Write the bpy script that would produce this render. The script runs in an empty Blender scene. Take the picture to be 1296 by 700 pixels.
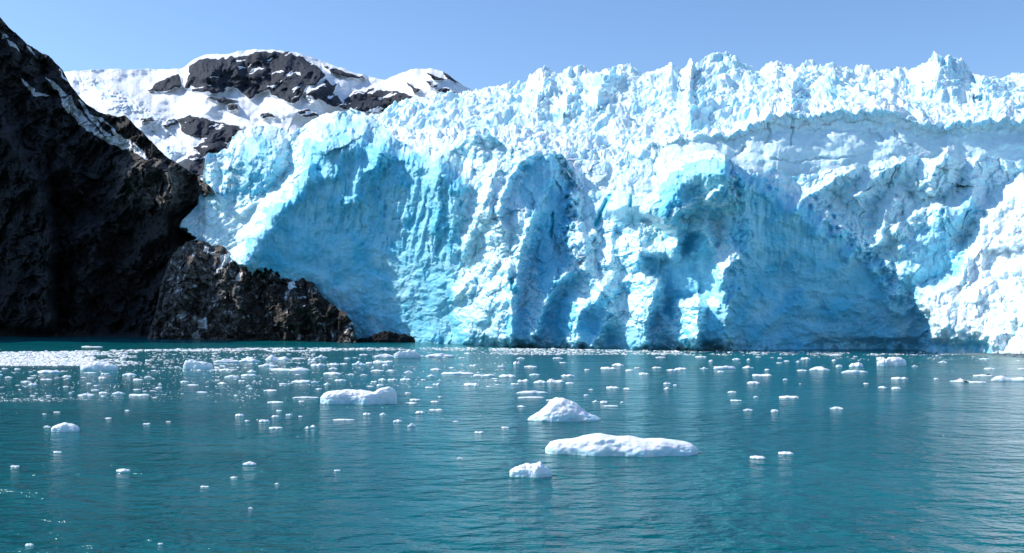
import bpy, math, random
import numpy as np

# ------------------------------------------------------------------ scene basics
scene = bpy.context.scene
COL = scene.collection
W, H = 1296.0, 700.0
F = 1272.0                       # focal length in pixels of the photograph
HOR = 396.0                      # row of the eye level at the picture centre
CAMH = 20.0                      # eye height above the water (ship's deck)
ROLL = 0.0052
CR, SR = math.cos(ROLL), math.sin(ROLL)


def unproj(px, py, D):
    """surveying a point: the direction seen at (px, py), D metres ahead -> world X, Y, Z"""
    lx = (px - 648.0) / F
    ly = (HOR - py) / F
    return (lx * CR - ly * SR) * D, D + 0 * px, CAMH + (lx * SR + ly * CR) * D


def water_point(px, py):
    lx = (px - 648.0) / F
    ly = (HOR - py) / F
    D = -CAMH / (lx * SR + ly * CR)
    return (lx * CR - ly * SR) * D, D


# ------------------------------------------------------------------ noise (numpy)
def _perm(seed):
    r = np.random.RandomState(seed)
    p = r.permutation(256)
    return np.concatenate([p, p]), r.rand(256) * 2 * np.pi


_cache = {}


def perlin(x, y, seed=0):
    if seed not in _cache:
        p, a = _perm(seed)
        _cache[seed] = (p, np.cos(a), np.sin(a))
    p, gx, gy = _cache[seed]
    xi = np.floor(x).astype(np.int64)
    yi = np.floor(y).astype(np.int64)
    xf, yf = x - xi, y - yi
    u = xf * xf * xf * (xf * (xf * 6 - 15) + 10)
    v = yf * yf * yf * (yf * (yf * 6 - 15) + 10)

    def g(i, j):
        h = p[(p[(xi + i) & 255] + yi + j) & 255]
        return gx[h] * (xf - i) + gy[h] * (yf - j)
    a = g(0, 0); b = g(1, 0); c = g(0, 1); d = g(1, 1)
    return ((a + u * (b - a)) * (1 - v) + (c + u * (d - c)) * v) * 1.5


def fbm(x, y, seed=0, oct=4, gain=0.5, lac=2.03):
    s = 0; a = 1.0; f = 1.0
    for o in range(oct):
        s = s + a * perlin(x * f + 17.3 * o, y * f - 9.1 * o, seed + o)
        a *= gain; f *= lac
    return s


def ridged(x, y, seed=0, oct=4, gain=0.5, lac=2.1):
    s = 0; a = 1.0; f = 1.0
    for o in range(oct):
        n = 1 - np.abs(perlin(x * f + 3.7 * o, y * f + 5.3 * o, seed + o)) * 1.6
        s = s + a * n
        a *= gain; f *= lac
    return s


def worley(x, y, seed=0):
    """F1, F2 distances and a random value per cell"""
    p, _ = _perm(seed + 500)
    r = np.random.RandomState(seed + 77)
    rx, ry, rv = r.rand(256), r.rand(256), r.rand(256)
    xi = np.floor(x).astype(np.int64)
    yi = np.floor(y).astype(np.int64)
    f1 = np.full(x.shape, 9.0); f2 = np.full(x.shape, 9.0); cv = np.zeros(x.shape)
    for i in (-1, 0, 1):
        for j in (-1, 0, 1):
            h = p[(p[(xi + i) & 255] + yi + j) & 255]
            dx = xi + i + rx[h] - x
            dy = yi + j + ry[h] - y
            d = np.sqrt(dx * dx + dy * dy)
            m = d < f1
            f2 = np.where(m, f1, np.minimum(f2, d))
            cv = np.where(m, rv[h], cv)
            f1 = np.where(m, d, f1)
    return f1, f2, cv


def lumps(x, y, size, seed):
    f1, f2, cv = worley(x / size, y / size, seed)
    return np.clip(1.0 - f1 * f1 * 1.1, 0, 1) * (0.55 + 0.7 * cv)


def facets(x, y, size, seed, slope=1.0):
    """angular broken faces: every cell a tilted plane"""
    p, _ = _perm(seed + 500)
    r = np.random.RandomState(seed + 77)
    rx, ry = r.rand(256), r.rand(256); gx, gy, gv = r.randn(256), r.randn(256), r.rand(256)
    x, y = x / size, y / size
    xi = np.floor(x).astype(np.int64); yi = np.floor(y).astype(np.int64)
    f1 = np.full(x.shape, 9.0); val = np.zeros(x.shape)
    for i in (-1, 0, 1):
        for j in (-1, 0, 1):
            h = p[(p[(xi + i) & 255] + yi + j) & 255]
            dx = x - (xi + i + rx[h]); dy = y - (yi + j + ry[h])
            dd = dx * dx + dy * dy
            m = dd < f1
            val = np.where(m, (gx[h] * dx + gy[h] * dy) * 0.6 * slope + gv[h] * 0.5, val)
            f1 = np.where(m, dd, f1)
    return val


def sstep(a, b, x):
    t = np.clip((x - a) / (b - a), 0, 1)
    return t * t * (3 - 2 * t)


def lin(pts):
    xs = np.array([p[0] for p in pts], float)
    ys = np.array([p[1] for p in pts], float)
    return lambda x: np.interp(x, xs, ys)


def poly_mask(PX, PY, poly, soft, warp=None):
    """soft-edged inside mask of a polygon: signed distance through smoothstep"""
    x, y = PX, PY
    if warp is not None:
        x = x + warp[0]; y = y + warp[1]
    P = np.array(poly, float)
    x0, y0 = P.min(0) - soft * 1.5 - 2
    x1, y1 = P.max(0) + soft * 1.5 + 2
    out = np.zeros(PX.shape)
    sel = (x > x0) & (x < x1) & (y > y0) & (y < y1)
    if not sel.any():
        return out
    xs, ys = x[sel], y[sel]
    ins = np.zeros(xs.shape, bool); dm = np.full(xs.shape, 1e9)
    n = len(P)
    for i in range(n):
        ax, ay = P[i]; bx, by = P[(i + 1) % n]
        ex, ey = bx - ax, by - ay
        L = ex * ex + ey * ey + 1e-9
        t = np.clip(((xs - ax) * ex + (ys - ay) * ey) / L, 0, 1)
        dm = np.minimum(dm, np.hypot(xs - ax - t * ex, ys - ay - t * ey))
        cr = (ay > ys) != (by > ys)
        if abs(ey) > 1e-9:
            ins ^= cr & (xs < ax + (ys - ay) * ex / ey)
    sd = np.where(ins, dm, -dm)
    out[sel] = sstep(-soft, soft, sd)
    return out


def ridge(PX, PY, pts, wl, wr, amp, pl=1.4, pr=1.2, taper=0.18):
    """a ridge line: height amp on the line, falling over wl pixels on its lit side, wr on the other"""
    P = np.array(pts, float)
    R = max(wl, wr) + 2
    x0, y0 = P.min(0) - R
    x1, y1 = P.max(0) + R
    out = np.zeros(PX.shape)
    sel = (PX > x0) & (PX < x1) & (PY > y0) & (PY < y1)
    if not sel.any():
        return out
    xs, ys = PX[sel], PY[sel]
    seg = np.hypot(*(P[1:] - P[:-1]).T); tot = seg.sum(); acc = 0
    dm = np.full(xs.shape, 1e9); side = np.zeros(xs.shape); tp = np.zeros(xs.shape)
    for i in range(len(P) - 1):
        ax, ay = P[i]; ex, ey = P[i + 1] - P[i]
        L = ex * ex + ey * ey + 1e-9
        t = np.clip(((xs - ax) * ex + (ys - ay) * ey) / L, 0, 1)
        d = np.hypot(xs - ax - t * ex, ys - ay - t * ey)
        cr = ex * (ys - ay) - ey * (xs - ax)
        m = d < dm
        dm = np.where(m, d, dm); side = np.where(m, cr, side)
        tp = np.where(m, (acc + t * seg[i]) / tot, tp)
        acc += seg[i]
    w = np.where(side > 0, wl, wr)
    pw = np.where(side > 0, pl, pr)
    v = np.clip(1 - dm / w, 0, 1) ** pw
    v = v * np.minimum(1, np.minimum(tp, 1 - tp) / taper + 0.25)
    out[sel] = amp * v
    return out


def blob(PX, PY, cx, cy, rx, ry, amp, rot=0.0):
    c, s = math.cos(rot), math.sin(rot)
    dx, dy = PX - cx, PY - cy
    u = (dx * c + dy * s) / rx
    v = (-dx * s + dy * c) / ry
    return amp * np.exp(-(u * u + v * v))


# ------------------------------------------------------------------ mesh helpers
def link(o, parent=None):
    COL.objects.link(o)
    if parent is not None:
        o.parent = parent
    return o


def tag(o, label=None, cat=None, group=None, kind=None):
    if label: o["label"] = label
    if cat: o["category"] = cat
    if group: o["group"] = group
    if kind: o["kind"] = kind
    return o


def empty(name, loc):
    o = bpy.data.objects.new(name, None)
    o.location = loc
    return link(o)


def mesh_np(name, V, Q, mat, attrs=None, smooth=True):
    me = bpy.data.meshes.new(name)
    V = np.asarray(V, np.float32); Q = np.asarray(Q, np.int32)
    k = Q.shape[1]
    me.vertices.add(len(V)); me.vertices.foreach_set("co", V.ravel())
    me.loops.add(Q.size); me.loops.foreach_set("vertex_index", Q.ravel())
    me.polygons.add(len(Q))
    me.polygons.foreach_set("loop_start", np.arange(0, Q.size, k, dtype=np.int32))
    me.polygons.foreach_set("loop_total", np.full(len(Q), k, np.int32))
    me.polygons.foreach_set("use_smooth", np.full(len(Q), smooth, bool))
    me.update(calc_edges=True)
    for nme, a in (attrs or {}).items():
        at = me.attributes.new(nme, 'FLOAT', 'POINT')
        at.data.foreach_set("value", np.asarray(a, np.float32).ravel())
    me.materials.append(mat)
    return me


def grid_quads(ny, nx):
    i = np.arange((ny - 1) * (nx - 1))
    r, c = i // (nx - 1), i % (nx - 1)
    a = r * nx + c
    return np.stack([a, a + 1, a + nx + 1, a + nx], 1)


def grid_normals(X, Y, Z):
    P = np.stack([X, Y, Z], -1)
    du = np.gradient(P, axis=1); dv = np.gradient(P, axis=0)
    n = np.cross(du, dv)
    n /= np.linalg.norm(n, axis=-1, keepdims=True) + 1e-9
    flip = np.sign(-n[..., 1:2] + 0.15 * n[..., 2:3]); flip[flip == 0] = 1
    return n * flip


def grid_obj(name, X, Y, Z, mat, attrs, parent=None, rows=None):
    ny, nx = X.shape
    r0, r1 = rows or (0, ny)
    s = slice(r0, r1)
    V = np.stack([X[s], Y[s], Z[s]], -1).reshape(-1, 3)
    me = mesh_np(name, V, grid_quads(r1 - r0, nx), mat, {k: a[s] for k, a in attrs.items()})
    return link(bpy.data.objects.new(name, me), parent)


# ------------------------------------------------------------------ materials
def new_mat(name):
    m = bpy.data.materials.new(name); m.use_nodes = True
    nt = m.node_tree; nt.nodes.clear()
    out = nt.nodes.new("ShaderNodeOutputMaterial")
    b = nt.nodes.new("ShaderNodeBsdfPrincipled")
    nt.links.new(b.outputs[0], out.inputs[0])
    return m, nt, b


def N(nt, t, **kw):
    n = nt.nodes.new(t)
    for k, v in kw.items():
        if k.startswith("i_"):
            n.inputs[k[2:].replace("_", " ")].default_value = v
        else:
            setattr(n, k, v)
    return n


def coords(nt, scale=(1, 1, 1)):
    g = N(nt, "ShaderNodeNewGeometry")
    mp = N(nt, "ShaderNodeMapping"); mp.inputs["Scale"].default_value = scale
    nt.links.new(g.outputs["Position"], mp.inputs["Vector"])
    return mp.outputs[0]


def noise(nt, vec, scale, detail=4, rough=0.55):
    n = N(nt, "ShaderNodeTexNoise"); n.inputs["Scale"].default_value = scale
    n.inputs["Detail"].default_value = detail; n.inputs["Roughness"].default_value = rough
    nt.links.new(vec, n.inputs["Vector"])
    return n.outputs["Fac"]


def ramp(nt, fac, p0, p1, c0=(0, 0, 0, 1), c1=(1, 1, 1, 1)):
    r = N(nt, "ShaderNodeValToRGB")
    r.color_ramp.elements[0].position = p0; r.color_ramp.elements[0].color = c0
    r.color_ramp.elements[1].position = p1; r.color_ramp.elements[1].color = c1
    nt.links.new(fac, r.inputs[0])
    return r.outputs[0]


def mix(nt, fac, a, b, mode='MIX'):
    m = N(nt, "ShaderNodeMix", data_type='RGBA', blend_type=mode)
    for k, v in (("Factor", fac), ("A", a), ("B", b)):
        sock = [s for s in m.inputs if s.name == k and (s.type == 'VALUE' if k == "Factor" else s.type == 'RGBA')][0]
        if hasattr(v, "links") or hasattr(v, "is_linked"):
            nt.links.new(v, sock)
        elif k == "Factor":
            sock.default_value = v
        else:
            sock.default_value = (*v, 1) if len(v) == 3 else v
    return [s for s in m.outputs if s.type == 'RGBA'][0]


def math_n(nt, op, a, b=None, c=None):
    m = N(nt, "ShaderNodeMath", operation=op)
    for i, v in enumerate((a, b, c)):
        if v is None: continue
        if hasattr(v, "is_linked"): nt.links.new(v, m.inputs[i])
        else: m.inputs[i].default_value = v
    return m.outputs[0]


def attr(nt, name):
    a = N(nt, "ShaderNodeAttribute", attribute_name=name)
    return a.outputs["Fac"]


def bump(nt, b, h, strength, dist):
    n = N(nt, "ShaderNodeBump"); n.inputs["Strength"].default_value = strength
    n.inputs["Distance"].default_value = dist
    nt.links.new(h, n.inputs["Height"]); nt.links.new(n.outputs[0], b.inputs["Normal"])


def make_ice():
    m, nt, b = new_mat("glacier_ice")
    v = coords(nt)
    n1 = noise(nt, v, 0.05, 5, 0.6)
    n2 = noise(nt, v, 0.35, 5, 0.6)
    ice = mix(nt, ramp(nt, n1, 0.36, 0.64), (0.14, 0.60, 0.80), (0.42, 0.77, 0.88))
    vs = coords(nt, (0.6, 0.6, 0.12))
    band = noise(nt, vs, 0.22, 5, 0.65)
    ice = mix(nt, math_n(nt, 'MULTIPLY', ramp(nt, band, 0.42, 0.66), 0.35), ice, (0.08, 0.46, 0.68))
    snow = mix(nt, ramp(nt, n2, 0.3, 0.7), (0.60, 0.85, 0.915), (0.77, 0.905, 0.94))
    s = attr(nt, "snow")
    sn = math_n(nt, 'ADD', s, math_n(nt, 'MULTIPLY', math_n(nt, 'SUBTRACT', n2, 0.5), 0.5))
    snow = mix(nt, attr(nt, "white"), snow, (0.82, 0.90, 0.93))
    c = mix(nt, ramp(nt, sn, 0.15, 0.95), ice, snow)
    grey = mix(nt, ramp(nt, n2, 0.3, 0.7), (0.58, 0.79, 0.86), (0.70, 0.86, 0.91))
    c = mix(nt, attr(nt, "firn"), c, grey)
    c = mix(nt, attr(nt, "deep"), c, (0.04, 0.47, 0.58))
    d = math_n(nt, 'MULTIPLY', attr(nt, "dirt"), ramp(nt, noise(nt, v, 0.5, 4, 0.7), 0.35, 0.65))
    c = mix(nt, d, c, (0.36, 0.44, 0.49))
    nt.links.new(c, b.inputs["Base Color"])
    b.inputs["Roughness"].default_value = 0.6
    b.inputs["Specular IOR Level"].default_value = 0.25
    b.inputs["Subsurface Weight"].default_value = 0.65
    b.inputs["Subsurface Radius"].default_value = (0.5, 1.0, 1.3); b.inputs["Subsurface Scale"].default_value = 2.0
    hb = math_n(nt, 'MULTIPLY', noise(nt, v, 0.9, 6, 0.65), math_n(nt, 'MULTIPLY_ADD', s, 0.9, 0.08))
    bump(nt, b, hb, 0.38, 1.0)
    return m


def make_rock(name, dark, light, brown, snow_on=True, scale=1.0, bd=2.0):
    m, nt, b = new_mat(name)
    v = coords(nt)
    n1 = noise(nt, v, 0.02 * scale, 6, 0.62)
    n2 = noise(nt, v, 0.16 * scale, 6, 0.68)
    c = mix(nt, ramp(nt, n2, 0.34, 0.66), dark, light)
    c = mix(nt, ramp(nt, n1, 0.45, 0.66), c, brown)
    c = mix(nt, math_n(nt, 'MULTIPLY', attr(nt, "pale"), ramp(nt, n2, 0.36, 0.62)), c, (0.20, 0.18, 0.165))  # painted sunlight: lighter rock colour where the sun should catch it
    if snow_on:
        s = attr(nt, "snow")
        sn = math_n(nt, 'ADD', s, math_n(nt, 'MULTIPLY', math_n(nt, 'SUBTRACT', noise(nt, v, 0.06 * scale, 6, 0.7), 0.5), 1.1))
        c = mix(nt, ramp(nt, sn, 0.46, 0.56), c, (0.88, 0.91, 0.94))
        c = mix(nt, attr(nt, "blue"), c, (0.50, 0.72, 0.84))
    nt.links.new(c, b.inputs["Base Color"])
    b.inputs["Roughness"].default_value = 0.85
    b.inputs["Specular IOR Level"].default_value = 0.12
    bump(nt, b, noise(nt, v, 0.3 * scale, 8, 0.7), 0.8, bd)
    return m


def make_floe_mat():
    m, nt, b = new_mat("floe_ice")
    v = coords(nt)
    n = noise(nt, v, 0.8, 4, 0.6)
    c = mix(nt, ramp(nt, n, 0.3, 0.7), (0.88, 0.925, 0.94), (0.94, 0.955, 0.965))
    c = mix(nt, attr(nt, "wet"), c, (0.42, 0.74, 0.82))
    nt.links.new(c, b.inputs["Base Color"])
    b.inputs["Roughness"].default_value = 0.45
    b.inputs["Specular IOR Level"].default_value = 0.35
    b.inputs["Subsurface Weight"].default_value = 0.6
    b.inputs["Subsurface Radius"].default_value = (0.35, 0.7, 1.0); b.inputs["Subsurface Scale"].default_value = 0.6
    bump(nt, b, noise(nt, v, 3.0, 5, 0.65), 0.4, 0.25)
    return m


def make_water():
    m, nt, b = new_mat("sea_water")
    v = coords(nt, (0.75, 1.0, 1.0))
    h = math_n(nt, 'ADD', math_n(nt, 'MULTIPLY', noise(nt, v, 0.10, 3, 0.5), 1.6),
               math_n(nt, 'MULTIPLY', noise(nt, v, 0.36, 4, 0.5), 1.9))
    h = math_n(nt, 'ADD', h, math_n(nt, 'MULTIPLY', noise(nt, v, 1.6, 3, 0.55), 0.26))
    patch = ramp(nt, noise(nt, coords(nt, (0.5, 1, 1)), 0.012, 3, 0.5), 0.35, 0.65)
    c = mix(nt, patch, (0.000, 0.094, 0.110), (0.000, 0.126, 0.143))
    nt.links.new(c, b.inputs["Base Color"])
    b.inputs["Roughness"].default_value = 0.15
    b.inputs["IOR"].default_value = 1.29
    h = math_n(nt, 'MULTIPLY', h, math_n(nt, 'MULTIPLY_ADD', ramp(nt, noise(nt, coords(nt, (0.6, 1, 1)), 0.03, 4, 0.6), 0.35, 0.65), 0.8, 0.6))
    bump(nt, b, h, 1.0, 0.9)
    return m


ICE = make_ice()
FLOE = make_floe_mat()
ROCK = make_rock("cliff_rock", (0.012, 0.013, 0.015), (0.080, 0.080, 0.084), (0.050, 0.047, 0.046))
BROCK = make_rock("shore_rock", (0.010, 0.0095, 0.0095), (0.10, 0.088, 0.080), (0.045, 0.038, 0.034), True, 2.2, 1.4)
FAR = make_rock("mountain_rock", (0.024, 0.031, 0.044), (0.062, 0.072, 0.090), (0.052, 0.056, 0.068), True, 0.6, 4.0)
DARKROCK = make_rock("wet_rock", (0.004, 0.005, 0.006), (0.018, 0.020, 0.023), (0.012, 0.012, 0.014), True, 2.0, 1.0)
WATER = make_water()

# ------------------------------------------------------------------ glacier
glacier = empty("glacier", (0.0, 600.0, 0.0))
tag(glacier, "huge blue and white glacier ending in a cliff above the teal water", "glacier")

wl_row = lin([(150, 428.5), (330, 429.5), (440, 432), (500, 433.0), (560, 434.8), (620, 437.2), (700, 439), (800, 441), (950, 443), (1296, 444.5), (1450, 445.5)])


def shore_depth(px):
    return water_point(px, wl_row(px))[1]


crestF = lin([(222, 290), (229, 280), (240, 270), (250, 260), (256, 228), (260, 200), (264, 194), (280, 193), (289, 190), (294, 172), (307, 165),
              (318, 159), (336, 160), (355, 161), (366, 168), (380, 163), (394, 154), (407, 144), (428, 139), (443, 139), (455, 143), (467, 146),
              (484, 158), (500, 172), (520, 184), (545, 190), (575, 182), (600, 172), (620, 170), (640, 180), (655, 187), (680, 190), (700, 190),
              (715, 200), (728, 220), (740, 236), (770, 240), (800, 246), (826, 244), (838, 228), (852, 210), (868, 196), (890, 191), (905, 190),
              (920, 194), (930, 210), (951, 215), (966, 221), (978, 211), (990, 217), (1004, 223), (1034, 220), (1056, 213), (1085, 207),
              (1100, 211), (1120, 201), (1159, 196), (1181, 201), (1193, 193), (1200, 184), (1208, 189), (1213, 200), (1229, 201), (1242, 193),
              (1261, 199), (1275, 202), (1296, 203), (1340, 198), (1400, 205)])
lean = lin([(222, 40), (300, 70), (360, 70), (420, 50), (500, 50), (600, 55), (700, 55), (760, 75), (860, 45), (930, 40), (1000, 60), (1100, 70),
            (1180, 80), (1296, 100), (1400, 100)])

nxF, nyF = 1500, 400
px1 = np.linspace(222, 1400, nxF)
v1 = np.linspace(0, 1, nyF)
PX = np.repeat(px1[None, :], nyF, 0)
V1 = np.repeat(v1[:, None], nxF, 1)
jag = 3.0 * fbm(px1 / 14, px1 * 0 + 3.3, 21, 4, 0.6)
top = crestF(px1) + jag * sstep(235, 270, px1)
bot = wl_row(px1) + 3.0
# 0..0.9 face, 0.9..1 rolls back over the brow
vf = np.clip(V1 / 0.92, 0, 1)
vb = np.clip((V1 - 0.92) / 0.08, 0, 1)
PY = bot + (top - bot) * vf + vb * 5.0


def smooth(a, n):
    k = np.hanning(2 * n + 1); k /= k.sum()
    return np.convolve(np.pad(a, n, mode='edge'), k, mode='valid')


D0 = smooth(shore_depth(px1), 60)
SETB = smooth(lin([(222, 18), (262, 22), (300, 30), (330, 44), (400, 58), (440, 56), (470, 44), (560, 10), (600, 0), (1400, 0)])(px1), 60)
BASE = D0 + SETB + lean(px1) * 0.62 * vf ** 1.5 + lin([(600, 0), (680, 30), (880, 32), (960, 0)])(px1) * vf + vb * 45.0

wx = 5 * fbm(PX / 40, PY / 40, 31, 3)
wy = 5 * fbm(PX / 40, PY / 40, 41, 3)
sx = 2.2 * fbm(PX / 9, PY / 9, 51, 3)
sy = 2.2 * fbm(PX / 9, PY / 9, 61, 3)
A, B = PX + wx * 0.5 + sx, PY + wy * 0.5 + sy

d = np.zeros(PX.shape)
# --- left ramp and the long edge where it turns into the shaded wall
d += ridge(A, B, [(402, 204), (372, 221), (358, 242), (338, 260), (322, 284), (313, 306), (300, 345), (290, 400)], 95, 30, 42, 1.0, 1.5, 0.08)
d += ridge(A, B, [(357, 186), (346, 205), (344, 228), (322, 256), (296, 278)], 22, 14, 12)
d += ridge(A, B, [(262, 200), (268, 235), (280, 262)], 12, 14, 8)
d += ridge(A, B, [(296, 178), (290, 215), (284, 245)], 12, 16, 9)
# blue wall between
d += ridge(A, B, [(430, 142), (408, 160), (398, 180)], 14, 26, 9)
d += ridge(A, B, [(466, 146), (460, 168), (452, 182)], 12, 18, 8)
d += ridge(A, B, [(498, 160), (487, 176), (478, 196)], 14, 30, 10)
d += ridge(A, B, [(455, 181), (430, 198), (420, 236)], 22, 14, 11)
d += ridge(A, B, [(492, 176), (476, 208), (460, 221), (451, 234), (452, 246), (425, 270)], 26, 18, 13)
d += ridge(A, B, [(412, 186), (392, 208), (388, 232)], 16, 14, 9)
d += ridge(A, B, [(540, 192), (562, 210), (555, 230), (551, 243), (555, 266), (547, 304)], 18, 16, 10)
d += ridge(A, B, [(580, 188), (575, 225), (572, 280), (568, 320)], 10, 12, 6)
d += ridge(A, B, [(600, 205), (584, 240), (588, 280)], 10, 12, 5)
# lumpy buttress left of the arch
d += ridge(A, B, [(628, 205), (618, 241), (606, 275), (592, 305), (584, 330)], 26, 16, 14)
d += ridge(A, B, [(682, 190), (660, 208), (645, 226), (636, 250), (632, 275), (640, 300)], 34, 12, 16, 1.2, 2.0)
# sunlit cone
d += ridge(A, B, [(682, 262), (668, 284), (661, 315), (655, 350), (648, 385), (650, 420), (648, 445)], 80, 18, 34, 1.1, 1.6, 0.12)
d += ridge(A, B, [(640, 335), (644, 360), (650, 385)], 6, 12, 6)
d += ridge(A, B, [(600, 350), (580, 372), (572, 384)], 18, 16, 8)
d += ridge(A, B, [(604, 395), (592, 420), (590, 440)], 16, 14, 7)
# arch hollow with a steep right wall
ARCH = [(672, 206), (695, 196), (712, 208), (724, 228), (722, 290), (718, 338), (706, 360), (690, 378), (676, 356), (672, 320), (676, 288), (666, 264), (658, 240)]
arch = poly_mask(A + wx * 1.5 + sx * 2, B + wy * 1.5 + sy * 2, ARCH, 11)
d += arch * 4 * facets(A, B * 0.6, 20, 88)
d -= arch * (3 + 17 * sstep(668, 722, A))
d += ridge(A, B, [(728, 226), (724, 262), (720, 335), (700, 352), (688, 358)], 8, 26, 10, 1, 1)
# lower ridges
d += ridge(A, B, [(726, 338), (702, 362), (686, 392), (676, 420), (666, 446)], 40, 13, 26, 1.0, 1.6)
d += ridge(A, B, [(772, 358), (752, 381), (736, 392), (731, 410), (727, 446)], 30, 22, 24, 1.0, 1.3)
d += ridge(A, B, [(778, 388), (768, 400), (758, 422), (744, 446)], 24, 22, 20, 1.0, 1.4)
d += ridge(A, B, [(832, 350), (822, 388), (814, 414), (826, 446)], 44, 14, 28, 0.95, 1.6)
d += ridge(A, B, [(884, 380), (884, 410), (880, 446)], 40, 10, 26, 0.95, 1.6)
d += ridge(A, B, [(738, 290), (742, 318), (738, 350)], 14, 12, 8)
d += ridge(A, B, [(774, 285), (776, 318), (770, 345)], 12, 12, 8)
d += ridge(A, B, [(806, 282), (808, 320), (802, 345)], 14, 12, 9)
# shelf edge and its lumps
d += ridge(A, B, [(866, 306), (832, 322), (795, 320), (762, 330), (736, 350)], 48, 62, 17, 1.0, 1.0, 0.1)
d += ridge(A, B, [(862, 284), (830, 286), (795, 281), (760, 290), (736, 304)], 8, 20, 4)
d += ridge(A, B, [(858, 286), (856, 322), (850, 330)], 16, 10, 9)
pocket = poly_mask(A, B, [(815, 326), (852, 326), (868, 292), (892, 296), (905, 330), (908, 380), (890, 378), (857, 380), (850, 405), (842, 395),
                          (838, 352), (820, 350)], 7)
d -= pocket * 16
# peaked buttress
d += ridge(A, B, [(926, 194), (905, 196), (868, 204), (848, 224), (832, 250), (815, 275)], 12, 64, 40, 1.2, 0.9, 0.08)
d -= blob(A, B, 872, 240, 26, 20, 10)
d += ridge(A, B, [(934, 216), (915, 236), (896, 252), (862, 266), (838, 286)], 20, 18, 22, 1.0, 1.4)
d += ridge(A, B, [(934, 243), (908, 258), (892, 276), (894, 300), (884, 318)], 18, 18, 18, 1.0, 1.4)
d += ridge(A, B, [(942, 322), (918, 338), (910, 368)], 24, 14, 18)
d += ridge(A, B, [(938, 364), (926, 384), (919, 410)], 18, 12, 14)
d += ridge(A, B, [(918, 368), (905, 396)], 10, 10, 7)
d += ridge(A, B, [(928, 425), (924, 446)], 6, 8, 5)
d += ridge(A, B, [(932, 205), (926, 260), (922, 320), (918, 380), (916, 446)], 90, 45, 26, 0.9, 1.2, 0.1)
for q in ([(1024, 246), (1008, 262), (1002, 276)], [(1050, 272), (1034, 286), (1030, 300)], [(1068, 286), (1058, 302)], [(1090, 306), (1076, 322), (1072, 334)], [(1112, 330), (1102, 344)], [(986, 220), (976, 238), (966, 250)], [(1140, 362), (1128, 378)]):
    d += ridge(A, B, q, 11, 14, 7)
# great shaded hollow
holl = poly_mask(PX + wx * 1.2 + sx * 2.5, PY + wy * 1.2 + sy * 2.5, [(932, 218), (966, 224), (1000, 250), (1040, 272), (1070, 296), (1096, 318), (1120, 345), (1140, 375), (1162, 392), (1170, 412),
                        (1172, 426), (1240, 431), (1252, 450), (930, 450), (920, 400), (926, 330)], 17)
d -= holl * (8 + 15 * np.clip((A - 930) / 160, 0, 1) * (1 - 0.75 * sstep(1080, 1172, A)))
d -= blob(A, B, 985, 355, 26, 30, 9)
d += ridge(A, B, [(968, 330), (962, 365), (975, 385)], 10, 8, 4)
d += ridge(A, B, [(1015, 378), (985, 400), (955, 422), (950, 446)], 14, 18, 4)
d += ridge(A, B, [(1095, 330), (1118, 360), (1130, 392), (1150, 402)], 8, 10, 4)
# lumpy upper right
d += ridge(A, B, [(1092, 208), (1060, 222), (1038, 240), (1020, 250)], 14, 26, 14, 1.1, 1.2)
d += ridge(A, B, [(1160, 198), (1120, 214), (1095, 236), (1078, 262)], 16, 26, 15, 1.1, 1.2)
d += ridge(A, B, [(1204, 186), (1186, 214), (1172, 232), (1186, 254)], 26, 60, 26, 1.1, 1.0)
d += ridge(A, B, [(1150, 242), (1124, 262), (1116, 290), (1112, 310)], 16, 24, 14, 1.1, 1.2)
d += ridge(A, B, [(1200, 262), (1170, 268), (1140, 282), (1130, 300)], 12, 26, 14, 1.1, 1.2)
d += ridge(A, B, [(1240, 194), (1232, 214), (1230, 232)], 16, 26, 12)
d += ridge(A, B, [(1148, 310), (1132, 322), (1122, 336), (1130, 348)], 8, 12, 8)
d += ridge(A, B, [(1116, 304), (1100, 312)], 8, 10, 6)
d += ridge(A, B, [(1165, 334), (1156, 346)], 8, 10, 6)
# white mass at the right
mass = poly_mask(A, B, [(1420, 215), (1330, 215), (1280, 236), (1252, 262), (1238, 278), (1226, 310), (1206, 352), (1164, 368), (1162, 384),
                        (1172, 402), (1172, 470), (1420, 470)], 11)
d += mass * (10 + 60 * sstep(1150, 1420, A) + 45 * np.clip((bot - PY) / 200, 0, 1) * 0 + 40 * np.clip(1 - (bot - PY) / 190, 0, 1))
d -= poly_mask(A, B, [(1248, 318), (1296, 312), (1300, 340), (1248, 342)], 5) * 8
tongue_low = lin([(222, 279), (229, 284), (240, 294), (250, 306), (262, 311), (282, 318), (304, 334), (314, 341), (344, 341), (366, 362), (376, 364), (398, 367), (426, 395), (446, 416), (453, 440)])
d -= 120 * sstep(0, 7, PY - tongue_low(PX) - 3 * sy) * sstep(456, 448, PX)
# dark undercut along the waterline
und = sstep(424, 440, PY) * (poly_mask(PX, PY, [(1030, 432), (1060, 426), (1180, 428), (1250, 432), (1256, 452), (1000, 452)], 3))
d -= und * 6
d -= sstep(430, 446, PY) * 2.0

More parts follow.
